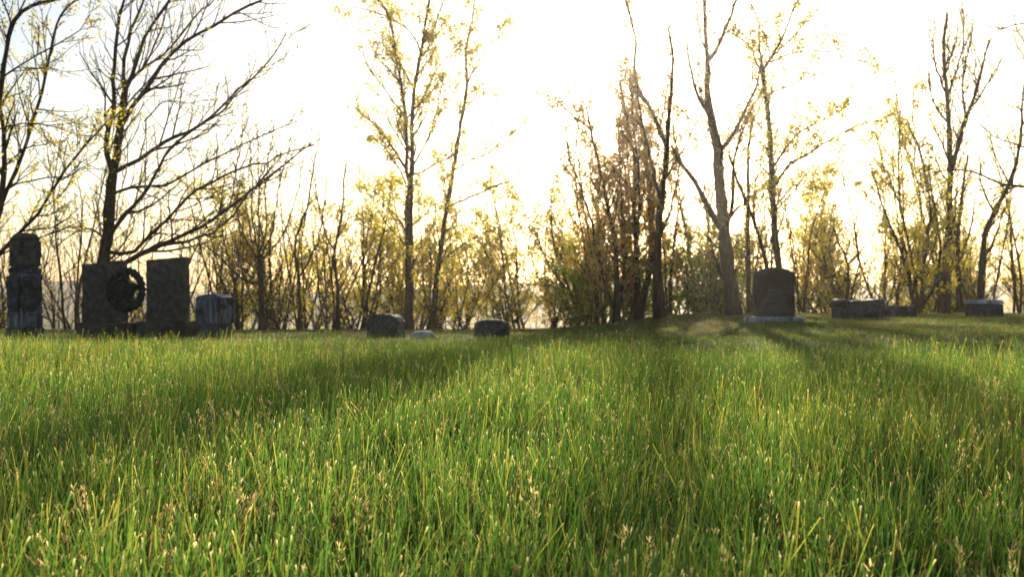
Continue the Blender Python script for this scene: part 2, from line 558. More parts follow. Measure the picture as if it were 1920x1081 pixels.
def traced_tree(label, Y, base, limbs, leaf=1.0, colr=YEL, space=0.34, blen=1.0, levels=2, up=0.7, name="tree", mat=None, group=None,
                leafsize=(0.03, 0.055), per=5, rmin=0.0052, sp=(0.30, 0.16, 0.12)):
    bx, by = base
    gx = (bx - 960) / F * Y
    gz = float(ground_z(gx, Y))
    org = np.array([gx, Y, gz])
    root = empty(name, tuple(org))
    tag(root, label, "tree", group)
    lf = []
    par = dict(wig=0.13, up=up, rmin=rmin, levels=levels, leaf=leaf, space=sp)
    samp = []
    for li, limb in enumerate(limbs):
        trunk = Tubes(); tw = Tubes()
        pix, w0, w1 = limb[0], limb[1], limb[2]
        drift = limb[3] if len(limb) > 3 else 0.0
        y0 = limb[4] if len(limb) > 4 else 0.0
        pts = []
        acc = 0.0
        for i, (a, b) in enumerate(pix):
            if i: acc += math.hypot(a - pix[i - 1][0], b - pix[i - 1][1]) / F * Y
            pts.append(P(a, b, Y + y0 + drift * acc))
        if li == 0:
            pts[0] = np.array([pts[0][0], pts[0][1], gz - 0.15])
        if li and samp:
            S_ = np.concatenate(samp)
            k = np.argmin((S_[:, 0] - pix[0][0]) ** 2 + (S_[:, 1] - pix[0][1]) ** 2)
            if math.hypot(S_[k, 0] - pix[0][0], S_[k, 1] - pix[0][1]) < 22:
                dY = S_[k, 3] - pts[0][1]
                pts = [P(a, b, p_[1] + dY) for (a, b), p_ in zip(pix, pts)]
                pts[0] = S_[k, 2:5].copy()
        q = smooth_poly(pts, 0.22)
        samp.append(np.stack([960 + q[:, 0] / q[:, 1] * F, 540.5 - (q[:, 2] - CZ) / q[:, 1] * F, q[:, 0], q[:, 1], q[:, 2]], 1))
        n = len(q)
        tt = np.linspace(0, 1, n)
        q[1:] += rng.normal(0, 0.008 if w0 > 8 else 0.014, (n - 1, 3))
        rad = (w0 + (w1 - w0) * tt ** 0.8) * 0.5 / F * Y
        if li == 0:
            rad = rad * (1 + 0.5 * np.exp(-tt * n / 2.2))
        rad = rad * (1 + 0.10 * rng.normal(size=n).clip(-1, 1))
        trunk.tube(q, rad, 10 if w0 > 12 else (7 if w0 > 6 else 5))
        L = np.linalg.norm(np.diff(q, axis=0), axis=1).sum()
        s = L * (0.30 if li == 0 else 0.12)
        while s < L:
            f = s / L * (n - 1); i = min(int(f), n - 2)
            p = q[i] + (q[i + 1] - q[i]) * (f - i)
            bd = unit(q[i + 1] - q[i])
            rr = rad[i]
            ln = blen * rng.uniform(0.35, 1.3) * (0.5 + 0.6 * min(1.0, (L - s) / 2.5))
            grow(tw, lf, p, side_dir(bd, rng.uniform(0.5, 1.0), 0.15 * up), ln, min(rr * 0.6, 0.008 + 0.012 * ln), 1, par)
            s += space * rng.uniform(0.4, 1.6)
        ex, ey = pix[-1]
        if ey < 18 or ex < 5 or ex > 1915:
            grow(tw, lf, q[-1], unit(q[-1] - q[-2]), 2.4, rad[-1], 0, par)
        wood("trunk" if li == 0 else "limb", trunk, tw, mat or M_bark, root, org)
    leaf_mesh("foliage", lf, root, org, per=per, size=leafsize, col=colr)
    return root


TREES = []
# tall forked tree behind the twin tablets
traced_tree("tall dark tree rising behind the two square tablets, its long limbs sweeping right", 17.5, (190, 615), [
    ([(186, 615), (192, 500), (204, 430), (205, 370), (211, 325)], 27, 19, 0),
    ([(211, 325), (201, 290), (203, 240), (213, 200), (212, 150), (220, 60), (231, 0)], 11, 5, -0.2),
    ([(212, 325), (222, 270), (228, 210), (236, 165)], 17, 13, 0),
    ([(234, 168), (229, 140), (240, 80), (252, 40), (270, 0)], 9, 4, 0.3),
    ([(236, 165), (248, 140), (262, 95), (282, 50), (318, 0)], 10, 5, 0.1),
    ([(226, 235), (248, 200), (275, 165), (305, 118), (350, 78), (400, 50), (440, 24), (490, 0)], 10, 4, -0.3),
    ([(245, 150), (270, 125), (305, 105), (345, 60), (380, 20), (400, 0)], 6, 3, 0.4),
    ([(262, 128), (300, 60), (320, 0)], 5, 2.5, 0.3),
    ([(219, 330), (260, 300), (310, 265), (375, 235), (430, 185), (490, 130), (520, 95), (537, 60)], 9, 2.5, 0.15),
    ([(205, 452), (236, 400), (265, 370), (300, 310), (320, 280), (362, 243), (420, 205), (480, 138)], 9, 2.5, -0.25),
    ([(207, 380), (245, 350), (312, 347), (370, 313), (440, 280), (500, 250), (560, 225)], 7, 2, 0.3),
    ([(197, 470), (250, 472), (275, 445), (312, 412), (350, 370), (420, 330), (500, 300), (590, 272)], 8, 2, -0.3),
    ([(196, 505), (235, 492), (262, 477), (300, 460), (350, 437), (400, 412), (450, 372), (520, 320), (575, 270)], 13, 2.5, -0.1),
    ([(300, 460), (350, 452), (420, 420), (480, 345), (530, 290)], 7, 2, 0.3),
    ([(200, 440), (170, 430), (140, 436), (100, 470)], 5, 2, -0.2),
    ([(209, 350), (214, 420), (222, 380), (240, 300), (235, 250)], 4, 2, 0.1),
    ([(270, 228), (305, 190), (350, 195), (400, 185)], 3, 1.5, 0.2),
], leaf=0.35, colr=YEL, space=0.18, blen=1.05, up=0.5)

# left edge tree
traced_tree("leafy tree at the left edge, its thin limb crossing behind the column monument", 15.5, (-50, 610), [
    ([(-50, 610), (-40, 500), (-20, 440), (0, 388)], 26, 14, 0),
    ([(-20, 440), (0, 388), (30, 320), (48, 270), (70, 205), (85, 140), (100, 70), (112, 30), (140, 0)], 9, 4, 0.1),
    ([(-42, 520), (0, 473), (22, 451), (71, 400), (105, 345), (144, 292), (190, 240), (215, 215)], 10, 2, -0.1),
    ([(-45, 420), (0, 180), (5, 130), (25, 40), (60, 12), (110, 0)], 14, 5, -0.3),
    ([(20, 350), (55, 338), (120, 330), (150, 305), (190, 285)], 4, 1.5, -0.2),
    ([(0, 150), (40, 120), (95, 85), (150, 55), (170, 25)], 4, 1.5, 0.2),
    ([(0, 240), (40, 232), (100, 235), (150, 258), (200, 255)], 3.5, 1.5, 0.2),
    ([(0, 320), (30, 290), (60, 275), (90, 268)], 4, 2, 0.2),
    ([(70, 205), (110, 210), (160, 205)], 3, 1.2, 0.3),
], leaf=2.2, colr=YEL, space=0.22, blen=0.95, up=0.5, leafsize=(0.03, 0.055))

# centre pair
traced_tree("straight slender tree in the centre, forking into two near-parallel upper stems", 25.0, (766, 620), [
    ([(766, 620), (768, 500), (767, 400), (770, 345)], 17, 14, 0),
    ([(771, 350), (773, 296), (772, 229), (777, 166), (792, 85), (803, 7)], 10, 5, 0.05),
    ([(768, 350), (763, 320), (761, 240), (753, 159), (742, 89), (729, 33), (711, 0)], 8, 3, -0.2),
    ([(759, 222), (722, 166), (692, 129), (678, 81)], 4, 1.5, -0.3),
    ([(763, 325), (726, 263), (689, 222), (663, 203)], 4.5, 1.5, 0.3),
    ([(761, 355), (737, 296), (704, 259)], 3.5, 1.3, -0.1),
    ([(777, 222), (796, 181), (822, 126), (866, 74), (880, 50)], 4, 1.5, 0.3),
    ([(779, 318), (803, 259), (818, 207), (831, 148)], 4, 1.5, -0.3),
    ([(776, 337), (792, 322), (844, 292), (880, 275)], 4, 1.5, 0.4),
    ([(774, 172), (745, 110), (730, 60), (740, 10)], 4, 1.5, 0.4),
    ([(790, 95), (770, 60), (700, 20), (650, 15)], 4, 1.5, -0.2),
    ([(792, 85), (812, 60), (826, 20), (830, 0)], 4, 2, 0.2),
    ([(768, 440), (740, 400), (715, 380), (700, 350)], 4, 1.3, -0.4),
    ([(768, 430), (800, 400), (822, 395)], 4, 1.5, 0.4),
], leaf=2.6, colr=YEL, space=0.19, blen=1.1, up=0.6, leafsize=(0.045, 0.08))

traced_tree("thinner tree leaning right, just right of the straight forked tree in the centre", 26.0, (808, 615), [
    ([(808, 617), (822, 500), (838, 388), (855, 289), (866, 215), (876, 158)], 12, 6, 0),
    ([(876, 158), (874, 92), (885, 37), (889, 0)], 6, 3, 0.1),
    ([(876, 156), (895, 120), (914, 89), (950, 40)], 4, 1.5, 0.3),
    ([(837, 392), (896, 363), (940, 345), (970, 337), (992, 312)], 5, 2, 0.2),
    ([(852, 322), (885, 300), (918, 285), (974, 240)], 4, 1.5, -0.3),
    ([(868, 205), (890, 185), (912, 175)], 3, 1.2, 0.2),
    ([(822, 500), (850, 470), (900, 440), (950, 420)], 4, 1.5, 0.3),
    ([(812, 590), (830, 560), (850, 520), (880, 500)], 4, 1.5, -0.3),
    ([(866, 215), (850, 170), (866, 150)], 3, 1.2, 0.2),
], leaf=2.8, colr=YEL, space=0.24, blen=1.0, up=0.5, leafsize=(0.045, 0.08))

# leafy clump
traced_tree("leafy multi-stemmed tree left of the sun, its left stem bare at the tip", 24.0, (1152, 612), [
    ([(1157, 614), (1154, 473), (1138, 379), (1118, 289), (1107, 240), (1100, 200)], 13, 4, 0),
    ([(1150, 600), (1120, 480), (1105, 400), (1070, 300), (1060, 245)], 7, 2, -0.2),
    ([(1130, 610), (1125, 500), (1122, 380), (1125, 300)], 5, 2, 0.3),
    ([(1107, 240), (1085, 225), (1050, 195), (1015, 170)], 4, 1.5, 0.1),
    ([(1170, 612), (1172, 480), (1165, 360), (1160, 260), (1165, 190)], 7, 3, 0.2),
    ([(1142, 400), (1165, 330), (1160, 280)], 4, 2, 0.3),
], leaf=5, colr=FLARE_RED, space=0.22, blen=1.0, up=0.7, leafsize=(0.04, 0.075))
traced_tree("dense leafy tree left of the sun, topped by a heavy leaf clump", 24.5, (1195, 612), [
    ([(1195, 614), (1194, 489), (1190, 394), (1190, 300), (1178, 240), (1162, 150)], 14, 4, 0),
    ([(1215, 614), (1218, 500), (1222, 420), (1215, 330), (1205, 250), (1180, 160)], 16, 5, 0.1),
    ([(1207, 470), (1200, 380), (1195, 300), (1185, 200), (1180, 130)], 6, 3, -0.2),
    ([(1178, 612), (1180, 520), (1178, 430)], 6, 3, 0.3),
], leaf=5, colr=FLARE_RED, space=0.16, blen=0.9, up=0.7, leafsize=(0.04, 0.075))
traced_tree("forked dark tree directly under the sun, its centre stem thinned away to imitate the sun glow", 23.0, (1239, 612), [
    ([(1239, 616), (1233, 536), (1234, 426), (1242, 363), (1248, 316), (1252, 259), (1255, 200), (1259, 170), (1262, 110), (1252, 50)], 22, 3.5, 0),  # top of the stem thinned to imitate the sun glow hiding it
    ([(1250, 270), (1229, 222), (1207, 185), (1190, 140), (1192, 74), (1178, 18), (1170, -10)], 9, 4, 0.2),
    ([(1240, 380), (1225, 320), (1212, 260), (1200, 200), (1196, 160)], 9, 3, -0.2),
    ([(1236, 470), (1258, 390), (1275, 300), (1262, 240), (1280, 205)], 6, 2, 0.3),
    ([(1246, 330), (1275, 290), (1296, 250), (1310, 220)], 5, 2, -0.3),
], leaf=3.5, colr=FLARE_RED, space=0.2, blen=0.85, up=0.6, leafsize=(0.035, 0.06))

traced_tree("thickest tree, right of the sun, its heavy trunk forking near the top", 22.0, (1376, 608), [
    ([(1376, 610), (1366, 504), (1358, 435), (1352, 379), (1347, 316), (1346, 285)], 27, 19, 0),
    ([(1346, 300), (1345, 275), (1334, 222), (1327, 178), (1327, 115)], 20, 10, 0),
    ([(1327, 120), (1323, 74), (1321, 0)], 9, 6, 0.1),
    ([(1327, 122), (1340, 100), (1355, 67), (1377, 11), (1385, -15)], 9, 5, -0.1),
    ([(1326, 105), (1315, 74), (1305, 0)], 4, 3, 0.3),
    ([(1330, 225), (1315, 190), (1300, 155), (1290, 100), (1292, 50)], 9, 2.5, -0.2),
    ([(1356, 445), (1330, 394), (1302, 341), (1274, 303), (1258, 272)], 14, 5, 0.2),
    ([(1352, 285), (1370, 260), (1400, 200), (1420, 158), (1428, 110)], 9, 3, 0.2),
    ([(1350, 290), (1320, 250), (1290, 220), (1270, 200)], 4, 2, 0.3),
    ([(1362, 425), (1370, 400), (1375, 350), (1376, 300), (1395, 240), (1412, 200)], 9, 3, 0.3),
    ([(1366, 410), (1380, 392), (1400, 384)], 6, 3, 0.3),
    ([(1358, 560), (1340, 480), (1325, 400), (1320, 340)], 6, 2.5, 0.4),
    ([(1325, 100), (1370, 55), (1390, 60), (1410, 80)], 3, 1.5, 0.3),
], leaf=2.2, colr=FLARE_RED, space=0.17, blen=0.9, up=0.5)

traced_tree("slim dark tree between the thickest tree and the arched headstone, its upper stem forked", 24.0, (1405, 604), [
    ([(1405, 606), (1404, 500), (1403, 394), (1403, 300), (1406, 260), (1411, 229)], 10, 5, 0),
    ([(1403, 400), (1390, 360), (1377, 325)], 5, 2, 0.3),
    ([(1411, 229), (1430, 190), (1440, 140)], 4, 2, 0.3),
    ([(1404, 350), (1425, 325), (1444, 300)], 4, 2, -0.3),
], leaf=1.5, colr=YEL, space=0.25, blen=0.8, up=0.5)
traced_tree("slim tree leaning left out from behind the arched headstone", 24.0, (1448, 602), [
    ([(1450, 604), (1437, 495), (1418, 426), (1399, 375), (1382, 335), (1366, 290)], 11, 4, 0),
    ([(1420, 430), (1412, 380), (1420, 330), (1432, 290)], 5, 2, 0.3),
    ([(1402, 382), (1430, 350), (1460, 310)], 4, 2, -0.2),
], leaf=1.5, colr=YEL, space=0.25, blen=0.8, up=0.5)
traced_tree("tall tree above the arched headstone, long bare branches reaching right", 23.0, (1460, 602), [
    ([(1462, 604), (1459, 495), (1450, 394), (1446, 300), (1440, 207), (1433, 163), (1431, 130)], 14, 8, 0),
    ([(1431, 135), (1425, 92), (1422, 44), (1407, 7)], 6, 3, 0.2),
    ([(1433, 130), (1440, 118), (1459, 89), (1488, 18), (1500, -10)], 6, 3, -0.1),
    ([(1437, 118), (1474, 81), (1500, 55), (1518, 37)], 4, 1.5, 0.3),
    ([(1452, 318), (1475, 275), (1504, 244), (1537, 229), (1570, 210), (1604, 192)], 5, 2, 0.2),
    ([(1455, 350), (1478, 312), (1507, 292), (1563, 259), (1604, 235), (1663, 224)], 6, 2, -0.2),
    ([(1458, 385), (1480, 355), (1505, 345), (1535, 340)], 3.5, 1.5, 0.3),
    ([(1450, 300), (1468, 255), (1500, 235)], 4, 1.5, 0.3),
    ([(1446, 185), (1470, 165), (1500, 150), (1522, 148)], 4, 1.5, -0.3),
    ([(1440, 110), (1480, 100), (1530, 95), (1580, 105), (1630, 118)], 4, 1.5, 0.1),
    ([(1434, 160), (1410, 200), (1390, 240), (1380, 280)], 4, 2, 0.3),
    ([(1432, 150), (1418, 110), (1395, 75), (1375, 62)], 4, 1.5, -0.3),
], leaf=2.6, colr=YEL, space=0.18, blen=0.95, up=0.5, leafsize=(0.05, 0.085))

# right hand group
traced_tree("tall bare-crowned tree on the right with dense upswept twigs", 24.0, (1773, 592), [
    ([(1770, 594), (1776, 480), (1781, 400), (1781, 289), (1776, 178), (1770, 92), (1777, 25)], 19, 5, 0),
    ([(1782, 320), (1793, 285), (1811, 222), (1829, 178), (1855, 74)], 10, 3, -0.1),
    ([(1776, 185), (1755, 130), (1750, 90), (1752, 40)], 5, 2, 0.3),
    ([(1779, 240), (1750, 190), (1738, 130)], 5, 2, -0.3),
    ([(1776, 178), (1795, 130), (1808, 60), (1805, 15)], 5, 2, 0.2),
    ([(1811, 222), (1805, 160), (1815, 100), (1825, 50)], 5, 2, 0.3),
    ([(1776, 130), (1790, 90), (1795, 40)], 4, 2, -0.2),
    ([(1820, 200), (1850, 160), (1880, 110)], 4, 2, 0.2),
    ([(1780, 300), (1760, 250), (1745, 220)], 4, 2, 0.2),
], leaf=0.6, colr=YEL, space=0.13, blen=0.9, up=0.9)
traced_tree("yellow-leaved clump of thin stems fanning up beside the low slab stone", 23.0, (1722, 594), [
    ([(1722, 596), (1705, 520), (1690, 470), (1660, 400), (1635, 320)], 8, 2.5, 0),
    ([(1724, 592), (1712, 500), (1690, 389), (1685, 315), (1689, 207)], 7, 2.5, 0.2),
    ([(1728, 592), (1735, 480), (1744, 389), (1726, 289), (1700, 225)], 8, 2.5, -0.1),
    ([(1720, 592), (1720, 490), (1728, 400), (1716, 300), (1712, 160)], 5, 2, 0.3),
    ([(1735, 588), (1755, 530), (1762, 450), (1750, 380), (1740, 300)], 7, 2.5, -0.2),
    ([(1715, 560), (1690, 440), (1640, 385), (1600, 350)], 4, 1.5, 0.3),
    ([(1690, 389), (1655, 300), (1640, 240)], 4, 1.5, 0.2),
], leaf=3.6, colr=YEL, space=0.20, blen=0.9, up=0.7, leafsize=(0.04, 0.07))
traced_tree("upright tree standing left of the flat-topped stone at the far right", 25.0, (1800, 590), [
    ([(1800, 592), (1797, 498), (1797, 440), (1805, 360), (1815, 290)], 13, 4, 0),
    ([(1798, 500), (1820, 430), (1830, 360)], 6, 2, 0.2),
    ([(1797, 450), (1785, 400), (1770, 340)], 5, 2, -0.2),
], leaf=3.0, colr=YEL, space=0.26, blen=0.8, up=0.5)
traced_tree("tree leaning right behind the flat-topped stone, reaching the right edge", 24.0, (1838, 590), [
    ([(1838, 592), (1841, 500), (1847, 440), (1865, 398), (1892, 344), (1911, 281), (1918, 190)], 14, 4, 0),
    ([(1841, 500), (1870, 430), (1885, 390)], 6, 2, 0.3),
    ([(1862, 402), (1840, 350), (1835, 290)], 5, 2, -0.2),
    ([(1892, 344), (1870, 300), (1855, 250)], 4, 1.5, 0.2),
], leaf=2.2, colr=YEL, space=0.26, blen=0.8, up=0.5)
traced_tree("nearer tree outside the right edge, only its dark drooping branches in view", 15.0, (2120, 600), [
    ([(2120, 610), (2110, 450), (2090, 330), (2080, 150), (2070, -100)], 34, 20, 0),
    ([(2090, 340), (2000, 352), (1920, 348), (1880, 346), (1838, 325), (1800, 318), (1745, 322)], 8, 2, 0.1),
    ([(2088, 300), (1990, 290), (1920, 277), (1880, 262), (1845, 240), (1825, 222)], 6, 1.5, 0.2),
    ([(2080, 230), (1990, 215), (1920, 205), (1860, 190), (1800, 170)], 4, 1.5, -0.2),
    ([(2080, 80), (1980, 45), (1920, 44), (1880, 52), (1845, 46), (1810, 30)], 4, 1.5, 0.1),
    ([(2080, 150), (1990, 100), (1920, 80), (1905, 30)], 4, 1.5, 0.1),
], leaf=0.35, colr=YEL, space=0.30, blen=0.7, up=0.1)
traced_tree("small forked tree behind the scroll-ended stone", 26.0, (1586, 594), [
    ([(1586, 598), (1588, 560), (1590, 495), (1572, 455), (1560, 425)], 7, 2.5, 0),
    ([(1590, 495), (1612, 470), (1637, 440), (1660, 410)], 4, 1.5, 0.2),
    ([(1604, 596), (1600, 540), (1612, 490), (1605, 440)], 5, 2, 0.3),
    ([(1588, 540), (1610, 530), (1640, 560)], 3, 1.5, 0.2),
], leaf=0.6, colr=YEL, space=0.30, blen=0.6, up=0.3)

# mid-left small trees
traced_tree("bare pollard-like tree between the streaked stone and the centre, thin shoots rising straight up", 22.0, (490, 622), [
    ([(490, 626), (490, 560), (489, 507), (486, 475)], 12, 10, 0),
    ([(487, 480), (474, 420), (473, 340), (470, 270), (455, 240)], 4, 1.5, 0.2),
    ([(488, 478), (485, 400), (485, 320), (480, 250)], 4, 1.5, -0.2),
    ([(489, 480), (500, 430), (498, 360), (505, 280), (515, 235)], 4, 1.5, 0.1),
    ([(491, 485), (512, 430), (520, 360), (545, 270)], 4, 1.5, -0.1),
    ([(492, 490), (530, 440), (552, 380), (570, 300)], 4, 1.5, 0.3),
    ([(487, 485), (455, 440), (440, 380), (430, 300)], 4, 1.5, -0.3),
    ([(488, 540), (450, 520), (400, 470), (360, 440)], 6, 2, 0.2),
], leaf=0.15, colr=YEL, space=0.16, blen=0.55, up=1.0)
traced_tree("thin dark tree left of the centre, its wispy leader standing above the thicket", 24.0, (634, 618), [
    ([(634, 620), (632, 540), (630, 473), (637, 423), (645, 360), (648, 300)], 8, 2.5, 0),
    ([(630, 475), (612, 440), (600, 400), (590, 350)], 3, 1.3, 0.2),
    ([(634, 440), (655, 400), (665, 360)], 3, 1.3, -0.2),
    ([(632, 550), (660, 500), (690, 470)], 3, 1.3, 0.2),
], leaf=0.7, colr=YEL, space=0.28, blen=0.6, up=0.7)
traced_tree("slender wispy tree with two stems, right of the pollard-like tree", 25.0, (560, 620), [
    ([(562, 622), (560, 520), (552, 460), (575, 390), (590, 300), (600, 260)], 7, 2, 0),
    ([(560, 520), (590, 470), (605, 400), (612, 330)], 4, 1.5, 0.2),
    ([(508, 620), (507, 500), (505, 430)], 6, 2.5, 0.3),
], leaf=0.6, colr=YEL, space=0.26, blen=0.6, up=0.8)


# ------------------------------------------------------------------ procedural thicket
def proc_tree_arrays(H, nst, leaf, spread=0.35, levels=2, r0=0.05, up=0.5, sp=(0.35, 0.22, 0.16), space=0.3, blen=1.1):
    tb = Tubes(); tw = Tubes(); lf = []
    par = dict(wig=0.16, up=up, rmin=0.0055, levels=levels, leaf=leaf, space=sp)
    for s in range(nst):
        az = rng.random() * 6.28
        d = unit(np.array([math.cos(az) * spread * rng.random(), math.sin(az) * spread * rng.random(), 1.0]))
        L = H * rng.uniform(0.75, 1.05)
        n = int(L / 0.4) + 2
        p = np.array([rng.normal(0, 0.15), rng.normal(0, 0.15), -0.3])
        pts = [p]
        for i in range(n - 1):
            d = unit(d + rng.normal(0, 0.07, 3) + np.array([0, 0, 0.04]))
            pts.append(pts[-1] + d * L / (n - 1))
        pts = np.array(pts)
        rr = r0 * rng.uniform(0.6, 1.1)
        rad = rr * (1 - 0.85 * np.linspace(0, 1, n))
        tb.tube(pts, rad, 6)
        s_ = L * 0.12
        while s_ < L:
            f = s_ / L * (n - 1); i = min(int(f), n - 2)
            bd = unit(pts[i + 1] - pts[i])
            ln = blen * rng.uniform(0.4, 1.3) * (1.1 - 0.7 * s_ / L)
            grow(tw, lf, pts[i] + (pts[i + 1] - pts[i]) * (f - i), side_dir(bd, rng.uniform(0.55, 1.15), 0.15), ln, 0.005 + 0.010 * ln, 1, par)
            s_ += space * rng.uniform(0.4, 1.6)
    return tb, tw, lf


PROTO = {}


def proto(key, **k):
    leafc = k.pop('col', YEL); per = k.pop('per', 5); size = k.pop('size', (0.04, 0.07)); mat = k.pop('mat', M_bark)
    tb, tw, lf = proc_tree_arrays(**k)
    root = empty(key, (0, 0, 0))
    wood("trunk", tb, tw, mat, root, (0, 0, 0))
    leaf_mesh("foliage", lf, root, (0, 0, 0), per=per, size=size, spread=0.075, col=leafc)
    PROTO[key] = root
    return root


def copy_tree(o):
    c = o.copy(); C.objects.link(c)
    for ch in o.children:
        d = ch.copy(); C.objects.link(d); d.parent = c
    return c


proto("yellow_sapling", H=5.2, nst=3, leaf=3.0, col=YEL, size=(0.05, 0.10), space=0.34, spread=0.7, blen=1.6)
proto("leafy_sapling", H=4.6, nst=4, leaf=1.7, col=YEL, spread=1.0, size=(0.06, 0.11), space=0.30, blen=1.5)
proto("flare_tinted_sapling", H=6.3, nst=3, leaf=1.4, col=FLARE_RED, spread=0.3, space=0.24, blen=0.9, size=(0.04, 0.075), up=0.7)  # leaves carry the painted flare red
proto("bare_sapling", H=6.0, nst=3, leaf=0.08, spread=0.6, space=0.22)
proto("bare_young_tree", H=7.0, nst=1, leaf=0.12, r0=0.09, blen=2.0, space=0.2, up=0.2)
proto("green_bush", H=2.0, nst=7, leaf=3.2, col=GRN, spread=1.0, blen=0.6, r0=0.02, size=(0.04, 0.08))
proto("bramble_bush", H=1.8, nst=9, leaf=0.3, col=YEL, spread=1.3, blen=0.8, r0=0.015, up=0.2)
used = set()


LAND = [(-60, "left of the column monument"), (100, "between the column monument and the first tablet"), (200, "behind the first tablet"),
        (310, "behind the second tablet"), (405, "behind the streaked block stone"), (490, "around the pollard-like tree"), (590, "between the wispy stems"),
        (690, "behind the leftmost low round stone"), (790, "between the two centre trees"), (860, "just right of the leaning centre tree"), (930, "behind the mottled low stone"),
        (1020, "in the gap before the leafy clump"), (1110, "at the left of the leafy clump"), (1190, "behind the leafy clump"), (1260, "under the sun"), (1330, "beside the thickest tree"), (1400, "right of the thickest tree"),
        (1460, "behind the arched headstone"), (1540, "just right of the arched headstone"), (1610, "behind the scroll-ended stone"), (1690, "behind the low slab"),
        (1775, "behind the bare-crowned tree"), (1850, "behind the pale-capped block"), (1940, "at the right edge")]
ROW = ["nearer", "farther", "farthest", "deepest", "last"]
seen = {}


def put(key, px, Y, s, label, cat, group):
    where = min(LAND, key=lambda q: abs(q[0] - px))[1]
    k = seen.get((label, where), 0); seen[(label, where)] = k + 1
    label = label + " " + where + ("" if k == 0 else ", " + ROW[min(k, 4)] + " one")
    root = PROTO[key]
    o = root if key not in used else copy_tree(root)
    used.add(key)
    x = (px - 960) / F * Y
    o.location = (x, Y, float(ground_z(x, Y)))
    o.rotation_euler = (0, 0, random.random() * 6.28)
    o.scale = (s, s, s * random.uniform(0.92, 1.08))
    tag(o, label, cat, group)


def span(key, x0, x1, n, Y0, Y1, s0, s1, label, cat, group):
    for i in range(n):
        px = x0 + (x1 - x0) * (i + random.random()) / n
        put(key, px, random.uniform(Y0, Y1), random.uniform(s0, s1), label, cat, group)


LY = "yellow-leaved thicket sapling"
span("yellow_sapling", 420, 1060, 13, 29, 38, 0.75, 1.2, LY, "sapling", "yellow-leaved saplings of the thicket")
span("leafy_sapling", 640, 1050, 6, 28, 34, 0.70, 0.95, "many-stemmed leafy sapling", "sapling", "many-stemmed saplings of the thicket")
span("leafy_sapling", 1480, 1960, 9, 28, 38, 0.65, 1.0, "many-stemmed leafy sapling", "sapling", "many-stemmed saplings of the thicket")
span("yellow_sapling", 1060, 1500, 4, 32, 40, 0.75, 1.0, LY, "sapling", "yellow-leaved saplings of the thicket")
span("yellow_sapling", 1500, 1980, 6, 30, 40, 0.7, 1.0, LY, "sapling", "yellow-leaved saplings of the thicket")
span("yellow_sapling", 1480, 1580, 2, 30, 34, 1.05, 1.2, LY, "sapling", "yellow-leaved saplings of the thicket")
span("leafy_sapling", 1060, 1130, 2, 28, 32, 0.95, 1.1, "many-stemmed leafy sapling", "sapling", "many-stemmed saplings of the thicket")
span("flare_tinted_sapling", 1060, 1330, 5, 24.5, 27.5, 0.8, 1.1, "slender sapling with flare-tinted red leaves", "sapling", "flare-tinted saplings under the sun")
span("flare_tinted_sapling", 1400, 1560, 2, 25.5, 27, 0.7, 0.85, "slender sapling with flare-tinted red leaves", "sapling", "flare-tinted saplings under the sun")
span("bare_sapling", 1640, 1920, 5, 25, 29, 0.9, 1.15, "leafless twiggy sapling", "sapling", "bare saplings of the thicket")
span("green_bush", 1275, 1350, 2, 24.5, 27, 1.3, 1.6, "low dark green bush", "bush", "green bushes under the trees")
span("bare_sapling", 1260, 1480, 4, 27, 31, 0.8, 1.0, "leafless twiggy sapling", "sapling", "bare saplings of the thicket")
span("bare_sapling", -80, 640, 18, 24, 36, 0.75, 1.05, "leafless twiggy sapling", "sapling", "bare saplings of the thicket")
span("bare_young_tree", -80, 640, 14, 26, 40, 0.7, 0.95, "bare spreading young tree", "young tree", "bare young trees of the thicket")
span("bare_young_tree", 640, 2000, 13, 34, 48, 0.75, 1.05, "bare spreading young tree", "young tree", "bare young trees of the thicket")
span("green_bush", 1040, 1400, 7, 24.5, 28, 0.75, 1.25, "low dark green bush", "bush", "green bushes under the trees")
span("bramble_bush", -40, 1040, 9, 24, 29, 0.7, 1.2, "low tangled brown bush", "bush", "tangled bushes along the lawn edge")
span("bramble_bush", 1480, 1960, 6, 25.5, 29, 0.7, 1.1, "low tangled brown bush", "bush", "tangled bushes along the lawn edge")


def far_wood():
    V = []; Fl = []; LV = []; n = 0
    var = [proc_tree_arrays(H=9, nst=2, leaf=0.9, spread=0.4, r0=0.12, blen=2.4, space=0.35, sp=(0.6, 0.4, 0.3), levels=2) for _ in range(4)]
    leafs = []
    for i in range(55):
        Y = rng.uniform(60, 150)
        x = rng.uniform(-0.62, 0.62) * Y
        s = rng.uniform(0.8, 1.25)
        a = rng.random() * 6.28
        R = np.array([[math.cos(a), -math.sin(a), 0], [math.sin(a), math.cos(a), 0], [0, 0, 1]]) * s
        off = np.array([x, Y, float(ground_z(x, Y))])
        tb, tw, lf = var[i % 4]
        for T in (tb, tw):
            v = np.concatenate(T.v) @ R.T + off
            Fl.append(np.concatenate(T.f) + n); V.append(v); n += len(v)
        if lf: leafs.append(np.asarray(lf) @ R.T + off)
    o = mesh_obj("distant_wood", np.concatenate(V), np.concatenate(Fl), 4, M_twig)
    tag(o, "far-off hazy wood on the lower slope, seen through the near trees", "wood", kind="stuff")
    l = leaf_mesh("foliage", np.concatenate(leafs), o, (0, 0, 0), per=3, spread=0.2, size=(0.10, 0.2), col=YEL)
far_wood()


